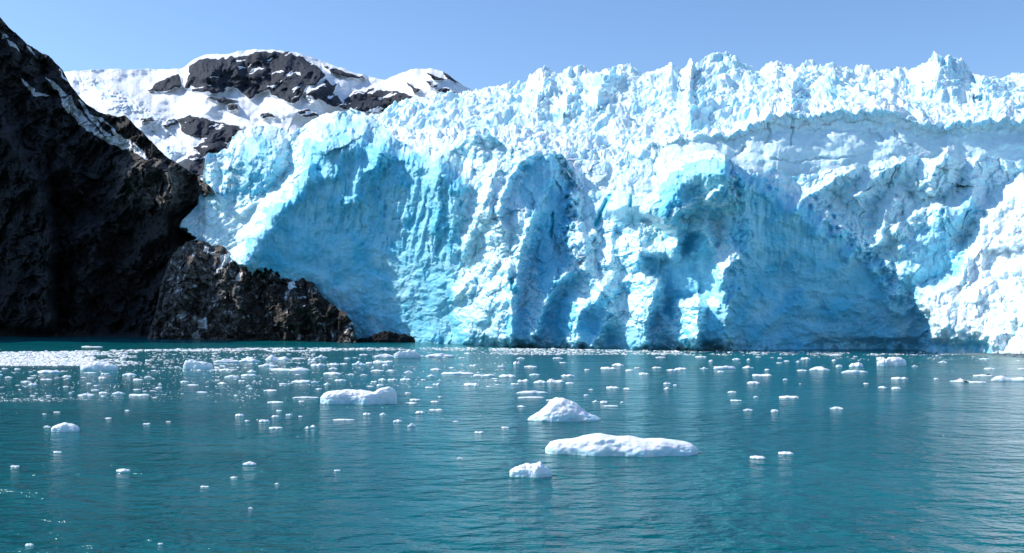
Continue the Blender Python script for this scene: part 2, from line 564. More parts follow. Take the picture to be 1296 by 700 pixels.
# --- roughness zones: 1 = crumbled lumpy snow-ice, 0 = clean fracture face
scar = np.zeros(PX.shape)
scarD = np.zeros(PX.shape)
scarS = np.zeros(PX.shape)
edge_n = fbm(PX / 20, PY / 20, 99, 4, 0.6)
for poly, s, a in [
    ([(392, 178), (378, 216), (362, 246), (340, 262), (322, 292), (306, 326), (340, 350), (450, 440), (590, 440), (572, 395), (574, 370), (580, 330),
      (590, 235), (565, 200), (520, 190), (480, 178), (440, 166)], 15, 0.9),
    ([(318, 172), (340, 170), (355, 190), (345, 225), (320, 240), (305, 235), (300, 200)], 8, 0.6),
    ([(400, 158), (440, 145), (500, 160), (520, 180), (515, 200), (480, 195), (440, 190), (410, 190)], 8, 0.5),
    (ARCH, 9, 0.8),
    ([(932, 218), (966, 224), (1000, 250), (1040, 272), (1070, 296), (1096, 318), (1120, 345), (1140, 375), (1162, 392), (1170, 412), (1172, 426),
      (1240, 431), (1252, 450), (890, 450), (890, 410), (930, 330), (926, 260)], 20, 1.0),
    ([(815, 326), (852, 326), (868, 292), (892, 296), (905, 330), (908, 380), (890, 378), (857, 380), (850, 405), (842, 395), (838, 352), (820, 350)], 6, 1.0),
    ([(836, 238), (852, 218), (872, 207), (905, 201), (928, 204), (924, 225), (900, 243), (862, 259), (838, 279), (824, 262)], 5, 1.0),
    ([(748, 244), (832, 248), (822, 276), (790, 276), (752, 286), (742, 270)], 6, 0.75),
    ([(740, 384), (768, 378), (766, 400), (750, 430), (736, 442), (728, 425)], 5, 0.9),
    ([(770, 420), (800, 412), (826, 436), (820, 446), (764, 446)], 4, 0.9),
    ([(700, 372), (728, 352), (732, 385), (722, 420), (700, 440), (690, 410)], 6, 0.8),
    ([(640, 405), (666, 395), (664, 440), (642, 440)], 5, 0.8),
    ([(1130, 372), (1150, 300), (1200, 262), (1230, 240), (1240, 262), (1210, 300), (1225, 335), (1195, 356), (1160, 362)], 12, 0.6),
]:
    mk = poly_mask(A, B, poly, s * 1.9)
    scarS = np.maximum(scarS, a * mk)
    scarD = np.maximum(scarD, a * poly_mask(PX + wx, PY + wy, poly, 20))
    scar = np.maximum(scar, a * sstep(0.3, 0.7, mk + 0.34 * edge_n * np.clip(4 * mk * (1 - mk), 0, 1)))
# fracture faces stand vertical or slightly overhanging, and turn away to the right
wide = np.maximum(poly_mask(A, B, [(402, 212), (372, 228), (358, 248), (340, 264), (322, 294), (304, 332), (300, 460), (640, 460), (630, 395), (620, 370), (610, 320),
                                   (605, 240), (560, 195), (500, 180), (440, 166), (396, 170)], 18) * sstep(640, 300, A), 0)
d += wide * 64
tall = np.clip((bot - PY) * 0.44, 0, 90)
d += (scarD * np.clip(lean(px1) * 0.62 * vf ** 1.5 + 0.18 * tall, 0, 80)) * (1 - 0.55 * poly_mask(A, B, [(630, 170), (750, 170), (780, 282), (925, 282), (915, 320), (890, 446), (630, 446)], 10))
lump_amt = 1 - 0.92 * scarS
hb_ = poly_mask(PX, PY, [(932, 218), (966, 224), (1000, 250), (1040, 272), (1070, 296), (1096, 318), (1120, 345), (1140, 375), (1162, 392), (1172, 426), (1172, 470), (920, 470), (920, 330)], 42)
lump_amt *= 1 - 0.62 * 4 * hb_ * (1 - hb_) * sstep(925, 1000, PX)
lump_amt *= 1 - 0.35 * mass
ramp_zone = poly_mask(A, B, [(229, 278), (262, 256), (330, 250), (356, 246), (322, 290), (304, 330), (262, 308)], 8)
lump_amt *= 1 - 0.55 * ramp_zone

Lx, Ly = PX + sx * 0.8, PY + sy * 0.8
lmp = 0.95 * (8.5 * lumps(Lx, Ly * 0.75, 27, 1) + 5.2 * lumps(Lx, Ly * 0.85, 13, 2) + 2.0 * lumps(Lx, Ly, 6.5, 3) + 0.55 * lumps(Lx, Ly, 3.4, 4))
d += lump_amt * (lmp - 6.0)
fac = 9 * facets(A + wx, (B + wy) * 0.8, 36, 101) + 5 * facets(A, B * 0.8, 17, 102) + 2.2 * facets(A, B, 8, 103)
d += (0.30 * lump_amt + 0.06) * (fac - 3.5)
d += (0.9 * lump_amt + 0.5) * 2.0 * fbm(PX / 50, PY / 70, 71, 4)
# clean faces: faint vertical flutes, conchoidal chips
flute = fbm(PX / 7 + wx * 0.1, PY / 60, 81, 3)
chips = fbm(A / 30, B / 22, 91, 5, 0.55)
f1, f2, cv = worley(A / 34, B / 26, 93)
rib = ridged(PX / 15 + wx * 0.03 + PY / 120, PY / 80, 85, 2, 0.45) + 0.8 * facets(PX + sx + PY * 0.12, PY * 0.34, 15, 86) + 0.4 * facets(PX + sx, PY * 0.5, 8, 87) - 0.5
ribz = poly_mask(A, B, [(385, 165), (500, 165), (600, 190), (600, 320), (540, 330), (420, 290), (350, 270)], 20)
d += ribz * 3.4 * (rib - 1.2)
d += scar * (1.2 * flute * sstep(400, 260, PY) + 1.8 * chips + 0.7 * (cv - 0.5) * sstep(0.0, 0.3, f2 - f1))
# streaks on the ramp
d += ramp_zone * 2.5 * fbm((PX * 0.5 + PY * 0.9) / 7, (PX - PY) / 50, 95, 3)
# cracks
crack = np.zeros(PX.shape)
for pts, w in [([(773, 245), (766, 258), (760, 270), (753, 288)], 2.2), ([(802, 240), (799, 252), (797, 262)], 1.6),
               ([(700, 268), (699, 285), (697, 302)], 1.4), ([(646, 352), (650, 366), (653, 372)], 2.6)]:
    crack = np.maximum(crack, ridge(PX + sx * 0.5, PY, pts, w * 2, w * 2, 1.0, 1, 1, 0.05))
d -= crack * 4.5

fade = sstep(0, 0.02, V1) * (1 - 0.6 * vb)
D = BASE - d * np.where(vb > 0, 1 - 0.5 * vb, 1)
X, Y, Z = unproj(PX, PY, D)
Nn = grid_normals(X, Y, Z)
nz = Nn[..., 2]
whiter = np.maximum(mass * 0.8, poly_mask(A, B, [(985, 195), (1300, 180), (1300, 240), (1235, 270), (1200, 340), (1150, 365), (1110, 310), (1040, 262)], 14) * 0.5)
whiter = np.maximum(whiter, 0.45 * poly_mask(A, B, [(590, 170), (640, 230), (630, 280), (660, 270), (645, 400), (640, 445), (590, 445), (570, 385)], 10))
whiter = np.maximum(whiter, 0.12 * poly_mask(A, B, [(728, 225), (790, 285), (860, 285), (850, 320), (810, 330), (830, 380), (885, 380), (885, 445), (800, 400), (735, 380), (724, 330)], 12))
whiter = np.maximum(whiter, 0.55 * poly_mask(A, B, [(385, 150), (440, 135), (500, 160), (600, 165), (650, 185), (620, 215), (560, 195), (500, 190), (440, 168), (400, 185)], 10))
snow = np.clip(lump_amt * 0.15 + whiter + 1.0 * sstep(0.08, 0.42, nz) + 0.18 * fbm(PX / 12, PY / 12, 97, 3), 0, 1)
snow = np.maximum(snow, 0.85 * ramp_zone)
low_blue = sstep(330, 430, PY) * (1 - mass) * 0.25
snow = np.clip((snow - low_blue) * (1 - 0.93 * scar), 0, 1)
deep = np.clip(crack * 1.3, 0, 1) * 0.9
# turquoise blocks
for cx, cy, rx, ry, a in [(310, 195, 5, 14, .5), (332, 188, 4, 14, .6), (437, 152, 6, 10, .5), (516, 178, 7, 12, .6), (560, 245, 6, 30, .25), (580, 190, 10, 8, .3), (630, 180, 12, 8, .35)]:
    deep = np.maximum(deep, blob(A, B, cx, cy, rx, ry, a))
dirt = np.clip(blob(A, B, 700, 222, 30, 10, .5) + blob(A, B, 270, 215, 14, 25, .3), 0, 1)
firn = 0.6 * poly_mask(A, B, [(735, 225), (832, 232), (826, 270), (740, 285)], 8)
grid_obj("ice_cliff", X, Y, Z, ICE, {"snow": snow, "deep": deep, "dirt": dirt, "firn": firn, "white": np.clip(mass * 0.8, 0, 1) * (1 - scar)}, None).parent = glacier

# ---- upper glacier: terrace, grey wall and the serac field up to the skyline
sky_row = lin([(440, 168), (470, 150), (484, 147), (492, 140), (506, 132), (526, 128), (550, 126), (579, 121), (600, 114), (618, 108), (640, 107), (664, 106), (668, 98),
               (690, 91), (712, 92), (740, 85), (752, 92), (765, 90), (775, 83), (800, 80), (812, 88), (822, 86), (836, 84), (850, 79), (862, 92),
               (873, 82), (880, 92), (893, 80), (903, 73), (920, 72), (941, 80), (961, 85), (983, 74), (998, 80), (1008, 85), (1028, 82),
               (1050, 84), (1075, 86), (1095, 90), (1129, 91), (1152, 94), (1170, 88), (1180, 80), (1188, 74), (1200, 75), (1216, 82), (1233, 94),
               (1243, 96), (1257, 92), (1267, 95), (1287, 90), (1300, 90), (1340, 96), (1400, 90)])
wall_top = lin([(440, 170), (500, 165), (560, 168), (600, 172), (680, 178), (740, 188), (770, 196), (800, 192), (830, 184), (860, 176), (900, 172), (930, 168), (945, 163),
                (957, 152), (975, 145), (1000, 143), (1020, 147), (1040, 143), (1060, 139), (1080, 142), (1110, 139), (1135, 143), (1150, 150),
                (1180, 158), (1200, 160), (1230, 152), (1260, 150), (1296, 150), (1400, 150)])
nxU, nyU = 1300, 560
px2 = np.linspace(440, 1400, nxU)
v2 = np.linspace(0, 1, nyU)
PX = np.repeat(px2[None, :], nyU, 0); V2 = np.repeat(v2[:, None], nxU, 1)
spike = np.abs(fbm(px2 / 19, px2 * 0 + 8.1, 121, 4, 0.6))
rough_sky = sstep(560, 660, px2)
tops = sky_row(px2) + 4.0 * rough_sky
wt = wall_top(px2) + 2.0 * fbm(px2 / 30, px2 * 0 + 1.2, 131, 2, 0.5)
wb = np.maximum(crestF(px2) + 14, wt + 30)
Dsh = shore_depth(px2)
wall_h = sstep(720, 900, px2)          # 0: open snow slope, 1: steep grey wall
knots = [0.0, 0.19, 0.26, 0.96, 1.0]
rows = [wb, wt, wt - 5, tops, tops + 4]
deps = [Dsh + 95 + (1 - wall_h) * 10 - 40 * (1 - wall_h), Dsh + 120 + 20 * (1 - wall_h), Dsh + 165, Dsh + 330, Dsh + 420]


def interp_knots(vals):
    out = np.zeros(PX.shape)
    for k in range(len(knots) - 1):
        t = (V2 - knots[k]) / (knots[k + 1] - knots[k])
        m = (t >= 0) & (t <= 1 + 1e-9)
        out = np.where(m, vals[k] + (vals[k + 1] - vals[k]) * t, out)
    return out


PY = interp_knots(rows)
BASE = interp_knots(deps)
ser = sstep(0.20, 0.34, V2)            # serac zone
wallz = sstep(0.20, 0.16, V2) * wall_h
sx = 2.0 * fbm(PX / 9, PY / 9, 151, 3); sy = 2.0 * fbm(PX / 9, PY / 9, 161, 3)
A, B = PX + sx, PY + sy
d = np.zeros(PX.shape)
XW, YW, ZW = unproj(PX, PY, BASE)
wxw = 7 * fbm(XW / 22, YW / 22, 401, 3, 0.4); wyw = 7 * fbm(XW / 22, YW / 22, 402, 3, 0.4)


def towers(size, seed, stretch=1.0):
    xx, yy = (XW + wxw) / size, (YW + wyw) / (size * stretch)
    f1, f2, cv = worley(xx, yy, seed)
    return cv, sstep(0.0, 0.34, f2 - f1), np.clip(1 - f1, 0, 1), f2 - f1


c1, e1, t1, g1 = towers(32, 171, 0.8)
c2, e2, t2, g2 = towers(15, 172, 0.9)
c3, e3, t3, g3 = towers(7, 173)
big = 0.25 + 0.8 * sstep(-0.4, 0.5, fbm(XW / 70, YW / 50, 405, 2))
tower = 0.72 * big * (10 * (c1 - 0.35) * e1 + 5 * e1 + 7 * (c2 - 0.4) * e2 + 3.0 * e2 + 4 * t1) + 2.6 * (c3 - 0.5) * e3 + 2.2 * t3 + 1.3 * fbm(XW / 4, YW / 4, 411, 3) + 3.2 * fbm(XW / 14, YW / 14, 406, 4, 0.4)
ZUP = ser * (tower - 5.0) * (1 - 0.8 * sstep(0.97, 1.0, V2))
d += (1 - wallz) * (1 - ser) * (5 * lumps(A, B, 14, 176) + 3 * lumps(A, B, 6, 177) + 1.4 * lumps(A, B, 3.2, 178))
d += (wallz * 0.12 + (1 - ser) * (1 - wallz)) * (4 * facets(A, B * 0.8, 26, 181) + 2 * facets(A, B, 11, 182) - 1.5)
d += wallz * (4 * fbm(A / 60, B / 40, 179, 3) + 0.4 * fbm(A / 10, B / 8, 180, 3))
f1, f2, cv = worley(A / 11 + 3, B / 8, 172)
# mounds along the brow at the right
for cx, cy, rx, ry, a in [(1200, 150, 70, 12, 12), (1100, 128, 60, 12, 8), (1262, 140, 40, 10, 11), (905, 150, 60, 10, 8), (790, 165, 50, 12, 10)]:
    d += blob(A, B, cx, cy, rx, ry, a)
d += ridge(A, B, [(1192, 74), (1182, 95), (1172, 120)], 30, 50, 28, 1, 1)
d += ridge(A, B, [(1246, 95), (1240, 112), (1236, 128)], 14, 40, 30, 1, 1)
d += ridge(A, B, [(875, 84), (872, 120), (874, 160)], 16, 34, 26, 1, 1.2)
d += ridge(A, B, [(776, 84), (762, 110), (752, 140)], 24, 24, 26, 1, 1.2)
d += ridge(A, B, [(735, 100), (720, 120), (712, 150)], 22, 22, 24, 1, 1.2)
d += ridge(A, B, [(690, 94), (684, 120), (672, 148)], 20, 22, 18, 1, 1.2)
d += ridge(A, B, [(1012, 96), (1004, 118), (1000, 140)], 16, 20, 18, 1, 1.2)
crackU = np.zeros(PX.shape)
for pts, w in [([(1002, 143), (1003, 165), (1001, 185)], 1.2), ([(972, 152), (974, 170), (970, 182)], 1.6), ([(975, 200), (990, 202), (1005, 206), (1015, 203), (1040, 200), (1060, 201), (1085, 197)], 1.3),
               ([(1100, 165), (1110, 170), (1120, 178)], 2.4), ([(930, 198), (938, 192), (944, 186)], 2.0), ([(1130, 165), (1140, 178), (1155, 186)], 1.2)]:
    crackU = np.maximum(crackU, ridge(PX + sx, PY + sy, pts, w * 2, w * 2, 1.0, 1, 1, 0.05))
d -= crackU * 2.5
D = BASE - d
X, Y, Z = unproj(PX, PY, D)
Z = Z + ZUP + sstep(0.0, 0.1, V2) * (1 - ser) * sstep(0.10, 0.18, V2) * 3.5 * fbm(PX / 16, PY / 7, 409, 4, 0.55)
Nn = grid_normals(X, Y, Z); nz = Nn[..., 2]
snow = np.clip(0.62 + 0.5 * nz + 0.3 * fbm(PX / 14, PY / 14, 191, 3), 0, 1)
white = np.clip(0.75 - wallz, 0, 1) * sstep(-0.5, 0.6, fbm(PX / 40, PY / 25, 195, 3) + 0.4)
firn = np.clip(wallz * 0.9, 0, 1)
deep = np.clip(0.3 * sstep(0.10, 0.0, g1) * ser * sstep(0.3, 0.8, fbm(XW / 30, YW / 30, 407, 2) + 0.4), 0, 1)
deep = np.maximum(deep, 0.4 * blob(A, B, 885, 112, 16, 18, 1) * sstep(0.3, 0, f2 - f1))
dirt = np.clip(crackU * 0.7 * wallz + blob(A, B, 880, 105, 12, 10, .8) + ser * 0.2 * sstep(0.35, 0.9, fbm(XW / 12, YW / 12, 412, 4)) + blob(A, B, 690, 120, 14, 8, .5) + blob(A, B, 590, 145, 40, 16, .25) +
               blob(A, B, 790, 150, 40, 10, .35) + blob(A, B, 1170, 150, 40, 12, .35) +
               blob(A, B, 1250, 145, 60, 8, .4) + 0.3 * wallz * sstep(0.35, 0.9, fbm(A / 16, B / 10, 193, 4)), 0, 1)
at = {"snow": snow, "deep": deep, "dirt": dirt, "firn": firn, "white": white}
ksplit = int(nyU * 0.22)
grid_obj("ice_wall", X, Y, Z, ICE, at, glacier, (0, ksplit + 1))
grid_obj("serac_field", X, Y, Z, ICE, at, glacier, (ksplit, nyU))
glacier.location = (0, 0, 0)

# ------------------------------------------------------------------ snowy mountain behind
crestM = lin([(-60, 120), (40, 100), (75, 92), (85, 90), (110, 89), (150, 87), (190, 88), (215, 88), (232, 86), (245, 75), (262, 69), (285, 68), (320, 63), (345, 62), (375, 66),
              (400, 74), (425, 84), (450, 92), (470, 98), (487, 101), (500, 95), (520, 88), (545, 86), (560, 90), (575, 100), (590, 110), (610, 118),
              (660, 130), (760, 150)])
nx, ny = 900, 330
px3 = np.linspace(-60, 760, nx)
PX = np.repeat(px3[None, :], ny, 0); V = np.repeat(np.linspace(0, 1, ny)[:, None], nx, 1)
topm = crestM(px3) + 1.2 * fbm(px3 / 16, px3 * 0 + 4.4, 221, 4)
PY = 300 + (topm - 300) * np.clip(V / 0.94, 0, 1) + 3 * np.clip((V - 0.94) / 0.06, 0, 1)
BASE = 1350 + 950 * np.clip(V / 0.94, 0, 1) + 260 * np.clip((V - 0.94) / 0.06, 0, 1)
A = PX + 3 * fbm(PX / 18, PY / 18, 231, 4); B = PY + 3 * fbm(PX / 18, PY / 18, 241, 4)
rock = np.zeros(PX.shape)
for poly, s in [
    ([(234, 110), (240, 86), (252, 76), (275, 71), (300, 73), (330, 65), (360, 66), (385, 73), (405, 86), (410, 97), (400, 108), (386, 110), (378, 128), (360, 128), (340, 115),
      (325, 118), (318, 125), (300, 112), (270, 118), (245, 116)], 3),
    ([(385, 122), (400, 112), (412, 102), (425, 108), (422, 118), (432, 128), (450, 118), (470, 112), (490, 113), (522, 120), (505, 140), (470, 144), (440, 140), (415, 132)], 3),
    ([(410, 82), (430, 88), (450, 95), (462, 99), (440, 98), (420, 94)], 2),
    ([(514, 106), (532, 112), (526, 116)], 2), ([(536, 92), (552, 94), (566, 102), (548, 100)], 2), ([(538, 104), (556, 106), (550, 112)], 2),
    ([(552, 112), (568, 114), (580, 120), (560, 122)], 2), ([(556, 88), (574, 96), (584, 106), (568, 102)], 2),
    ([(222, 150), (240, 146), (260, 152), (285, 155), (308, 162), (300, 172), (288, 180), (265, 181), (245, 172), (230, 166)], 3),
    ([(245, 186), (262, 178), (286, 182), (292, 196), (280, 205), (255, 196)], 3),
    ([(222, 212), (240, 198), (262, 193), (266, 220), (240, 225)], 3),
    ([(187, 112), (205, 103), (226, 94), (230, 108), (212, 115)], 2.5),
    ([(284, 134), (300, 133), (302, 140), (288, 141)], 2), ([(326, 144), (340, 142), (348, 148), (334, 150)], 2), ([(374, 140), (392, 138), (404, 147), (384, 149)], 2),
    ([(262, 124), (280, 122), (300, 127), (280, 130)], 2), ([(176, 150), (190, 148), (194, 153), (180, 155)], 1.5), ([(204, 158), (218, 150), (226, 156), (210, 162)], 1.5),
]:
    rock = np.maximum(rock, poly_mask(A, B, poly, s))
ledge = fbm((A * 0.9 - B * 0.35) / 26, (B + A * 0.3) / 7, 251, 4)
snow = np.clip(1 - rock + rock * 0.75 * sstep(0.32, 0.75, ledge), 0, 1)
tongue = poly_mask(A, B, [(90, 98), (125, 95), (160, 115), (195, 138), (225, 160), (230, 195), (215, 205), (195, 175), (160, 150), (120, 125)], 8)
d = 60 * fbm(PX / 90, PY / 60, 261, 4) + rock * (12 + 26 * ridged(A / 30, B / 30, 271, 4)) + (1 - rock) * 3.5 * fbm(A / 14, B / 9, 281, 3)
d += tongue * (12 * ridged(A / 14 - B / 20, B / 8, 291, 3))
d += ridge(A, B, [(405, 84), (396, 105), (385, 125)], 60, 30, 90)
d += blob(A, B, 545, 110, 55, 30, 90)
d *= sstep(0, 0.1, V) * (1 - 0.7 * sstep(0.9, 1, V))
X, Y, Z = unproj(PX, PY, BASE - d)
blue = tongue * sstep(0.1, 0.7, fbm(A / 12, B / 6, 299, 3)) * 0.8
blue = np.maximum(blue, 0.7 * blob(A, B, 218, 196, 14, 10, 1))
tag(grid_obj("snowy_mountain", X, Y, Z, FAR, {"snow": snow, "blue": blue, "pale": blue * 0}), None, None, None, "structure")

# ------------------------------------------------------------------ dark cliff at the left
crestC = lin([(-520, -330), (-160, -110), (-60, -40), (0, 21), (16, 39), (39, 59), (66, 74), (79, 90), (95, 115), (110, 133), (125, 142), (141, 147), (158, 146), (174, 161), (192, 180), (206, 194),
              (222, 205), (240, 216), (258, 230), (270, 240), (276, 252), (282, 280), (300, 330), (330, 420)])
wlC = lin([(-520, 428.5), (-160, 425.5), (0, 424.8), (200, 426.6), (330, 429)])
nx, ny = 560, 520
px4 = np.concatenate([np.linspace(-520, -20, 90), np.linspace(-18, 330, nx - 90)])
PX = np.repeat(px4[None, :], ny, 0); V = np.repeat(np.linspace(0, 1, ny)[:, None], nx, 1)
topc = crestC(px4) + 2.0 * fbm(px4 / 12, px4 * 0 + 2.2, 321, 4)
bot = wlC(px4) + 2
vf = np.clip(V / 0.95, 0, 1); vb = np.clip((V - 0.95) / 0.05, 0, 1)
PY = bot + (topc - bot) * vf + 3 * vb
DW = water_point(px4, wlC(px4))[1]
BASE = DW + lin([(-520, 60), (-160, 70), (0, 80), (100, 100), (200, 22), (330, 10)])(px4) * vf ** 1.3 + lin([(0, 80), (110, 80), (170, 12), (330, 8)])(px4) * vb
A = PX + 5 * fbm(PX / 30, PY / 30, 331, 4); B = PY + 5 * fbm(PX / 30, PY / 30, 341, 4)
d = 20 * fbm(PX / 70, PY / 80, 351, 3) + 22 * (ridged(A / 60 + B / 160, B / 80, 361, 5) - 1.2) + 4 * ridged(A / 16, B / 18, 371, 3) + 16 * facets(A + B * 0.3, B * 0.7, 44, 372) + 8 * facets(A, B * 0.8, 18, 373) + 3.5 * facets(A, B, 8, 374)
d += ridge(A, B, [(0, 160), (30, 210), (52, 250), (62, 300), (60, 360), (64, 430)], 80, 14, 55, 1.0, 1.2, 0.05)
d -= ridge(A, B, [(60, 200), (76, 270), (72, 340), (76, 430)], 10, 26, 30)
d += ridge(A, B, [(60, 120), (110, 165), (150, 195), (200, 205), (262, 236)], 30, 40, 9, 1, 1, 0.05)
d += ridge(A, B, [(176, 205), (152, 238), (150, 262)], 14, 14, 14)
d += ridge(A, B, [(236, 225), (214, 262), (208, 300), (214, 340)], 40, 24, 26)
d += blob(A, B, 205, 240, 40, 36, 8)
d -= blob(A, B, 160, 380, 40, 60, 30)
d *= sstep(0, 0.05, V) * (1 - 0.75 * vb)
d -= 75 * poly_mask(PX, PY, [(222, 284), (236, 268), (262, 254), (280, 246), (310, 280), (310, 345), (270, 325), (244, 308)], 8)
X, Y, Z = unproj(PX, PY, BASE - d)
sn = np.zeros(PX.shape)
for poly, s in [([(54, 94), (72, 110), (89, 122), (100, 136), (112, 152), (130, 170), (152, 181), (180, 197), (160, 192), (140, 184), (112, 164), (92, 148), (78, 126), (64, 108)], 2.5),
                ([(100, 126), (118, 142), (136, 156), (150, 168), (165, 181), (186, 199), (176, 198), (158, 188), (138, 174), (120, 158), (108, 144)], 2.5),
                ([(0, 41), (6, 44), (8, 49), (0, 50)], 2), ([(6, 52), (16, 57), (25, 66), (14, 63)], 2), ([(23, 100), (32, 104), (44, 112), (64, 120), (48, 119), (34, 113)], 2),
                ([(34, 54), (40, 60), (44, 68), (38, 62)], 1.5), ([(76, 88), (84, 98), (98, 118), (92, 112), (80, 98)], 1)]:
    sn = np.maximum(sn, poly_mask(A, B, poly, s))
for poly in [[(108, 126), (122, 138), (126, 150), (112, 144)], [(120, 150), (138, 160), (148, 172), (134, 168)]]:
    sn *= 1 - 0.9 * poly_mask(A, B, poly, 3)
tag(grid_obj("cliff", X, Y, Z, ROCK, {"snow": sn, "blue": sn * 0, "pale": 0.95 * poly_mask(A, B, [(150, 205), (200, 196), (280, 240), (285, 300), (255, 310), (225, 300), (215, 260), (150, 262)], 10)}), None, None, None, "structure")  # right shoulder coloured lighter to look sunlit

# ------------------------------------------------------------------ rocky outcrop in front of the ice
crestO = lin([(186, 428), (196, 400), (204, 360), (214, 330), (226, 312), (240, 305), (252, 306), (264, 310), (282, 312), (296, 326), (306, 334), (322, 336), (344, 334), (356, 342), (366, 355), (374, 357), (384, 353),
              (398, 360), (408, 376), (426, 388), (438, 398), (446, 408), (450, 424), (453, 436)])
nx, ny = 420, 260
px5 = np.linspace(186, 453, nx)
PX = np.repeat(px5[None, :], ny, 0); V = np.repeat(np.linspace(0, 1, ny)[:, None], nx, 1)
topo = crestO(px5) + 2.4 * fbm(px5 / 7, px5 * 0 + 7.7, 421, 4)
bot = wl_row(px5) + 2.5
vf = np.clip(V / 0.9, 0, 1); vb = np.clip((V - 0.9) / 0.1, 0, 1)
PY = bot + (np.minimum(topo, bot - 1) - bot) * vf + 3 * vb
DW = water_point(px5, wl_row(px5) + lin([(186, -1.0), (330, 0.0), (453, 0.6)])(px5))[1]
BASE = DW - 20 + 14 * vf + 30 * vb
A = PX + 4 * fbm(PX / 20, PY / 20, 431, 4); B = PY + 4 * fbm(PX / 20, PY / 20, 441, 4)
d = 9 * fbm(PX / 40, PY / 50, 451, 3) + 9 * (ridged((A + B * 0.5) / 30, (B - A * 0.5) / 50, 461, 5) - 1.0) + 8 * facets(A - B * 0.4, B * 0.8, 22, 471) + 4.5 * facets(A, B, 10, 472) + 2.2 * facets(A, B, 5, 473)
d += ridge(A, B, [(322, 338), (310, 360), (296, 390), (288, 430)], 50, 22, 16)
d += ridge(A, B, [(252, 308), (238, 340), (222, 380), (212, 420)], 22, 20, 14)
d += ridge(A, B, [(370, 360), (366, 395), (360, 430)], 20, 26, 10)
d *= sstep(0, 0.06, V) * (1 - 0.6 * vb) * (1 - 0.55 * sstep(0.75, 1.0, vf))
X, Y, Z = unproj(PX, PY, BASE - d)
sn = np.zeros(PX.shape)
for poly, s in [([(222, 398), (232, 388), (240, 396), (226, 410)], 3), ([(248, 404), (262, 402), (262, 418), (250, 414)], 3), ([(240, 420), (254, 414), (256, 429), (238, 429)], 3),
                ([(258, 308), (268, 312), (264, 322), (256, 318)], 3), ([(275, 322), (300, 318), (304, 332), (282, 342), (270, 350)], 5), ([(364, 358), (376, 356), (376, 366), (366, 368)], 2),
                ([(214, 408), (222, 400), (222, 416), (212, 420)], 3)]:
    sn = np.maximum(sn, 0.62 * poly_mask(A, B, poly, s))
sn = np.maximum(sn, 0.37 + 0.10 * fbm(A / 14, B / 10, 481, 4))
ro = grid_obj("rock_outcrop", X, Y, Z, BROCK, {"snow": sn, "blue": sn * 0, "pale": np.clip(0.9 * sstep(340, 290, A) + 0.15, 0, 1)})  # sunlit look of the left half is put into the rock colour
tag(ro, "dark craggy rock outcrop with snow specks under the glacier's left end", "rock outcrop")

# ------------------------------------------------------------------ water
def build_water():
    xs = np.concatenate([np.linspace(-9000, -1500, 6), np.linspace(-1200, 1200, 25), np.linspace(1500, 9000, 6)])
    ys = np.concatenate([np.linspace(-2000, -100, 4), np.linspace(0, 1600, 17), np.linspace(2000, 9000, 5)])
    Xg, Yg = np.meshgrid(xs, ys)
    o = grid_obj("water", Xg, Yg, Xg * 0, WATER, {})
    tag(o, None, None, None, "structure")


build_water()
# ------------------------------------------------------------------ floating ice
def berg_mesh(name, prof, depth, mat, nu=110, nv=56, seed=0, n=2.6, rough=0.12, skew=0.0, teal=0.0, terr=0.0):
    """a floating block: prof = [(u 0..1, height m)], length along x = prof scaled outside; returns mesh with x in metres"""
    L = prof["len"]; hs = lin(prof["h"])
    u = np.linspace(0, 1, nu); a = np.linspace(-1, 1, nv)
    U, Vv = np.meshgrid(u, a)
    end = np.clip(1 - np.abs(2 * U - 1) ** 3.2, 0, 1) ** 0.55
    half = depth / 2 * (end * (0.85 + 0.3 * perlin(U * 4 + seed, U * 0 + seed * 1.7, 5)) + 0.015)
    c = np.sign(Vv) * np.abs(Vv) ** 0.8
    # cross-section: flat-topped arch, slightly undercut at the water
    th = c * math.pi / 2 * 1.12
    yy = np.sign(np.sin(th)) * np.abs(np.sin(th)) ** (2 / n)
    zz = np.sign(np.cos(th)) * np.abs(np.cos(th)) ** (2 / n)
    hh = hs(U)
    Y = yy * half * (1 + 0.0 * U) + skew * depth * np.sin(U * 5.0 + seed)
    Z = np.where(zz > 0, zz * hh, zz * 0.9)
    X = (U - 0.5) * L
    sc = max(0.5, 0.16 * depth)
    nzv = fbm(X / (sc * 3) + seed, (Y + Z * 1.3) / (sc * 3), 11 + seed % 7, 4)
    lm = lumps(X + 40 * seed, Y * 1.1 + Z * 1.6, sc * 1.6, 13)
    hm = max(p[1] for p in prof["h"])
    up = np.clip(zz, 0, 1)
    Z = Z + up * rough * hm * (nzv * 0.8 + lm * 1.0 - 0.5)
    Y = Y * (1 + 0.10 * nzv) + 0.15 * sc * fbm(X / sc + 9, Z / (sc * 0.5) + seed, 17, 3)
    if terr:
        Z = np.where(Z > 0, Z + terr * np.sin(Z * 6.28 / max(terr * 4, 0.2)) * 0.5, Z)
    wet = np.clip(sstep(0.48 * hm, 0.04 * hm, Z) * (0.62 + 0.6 * fbm(X / (sc * 2), Y / sc, 19, 3)), 0, 0.7)
    if teal:
        wet = np.maximum(wet, teal * sstep(0.5 * hm, 0.05 * hm, Z) * blob(U, Y * 0, 0.45, 0, 0.22, 1, 1.0))
    return mesh_np(name, np.stack([X, Y, Z], -1).reshape(-1, 3), grid_quads(nv, nu), mat, {"wet": wet, "snow": wet * 0, "blue": wet * 0, "pale": wet * 0})


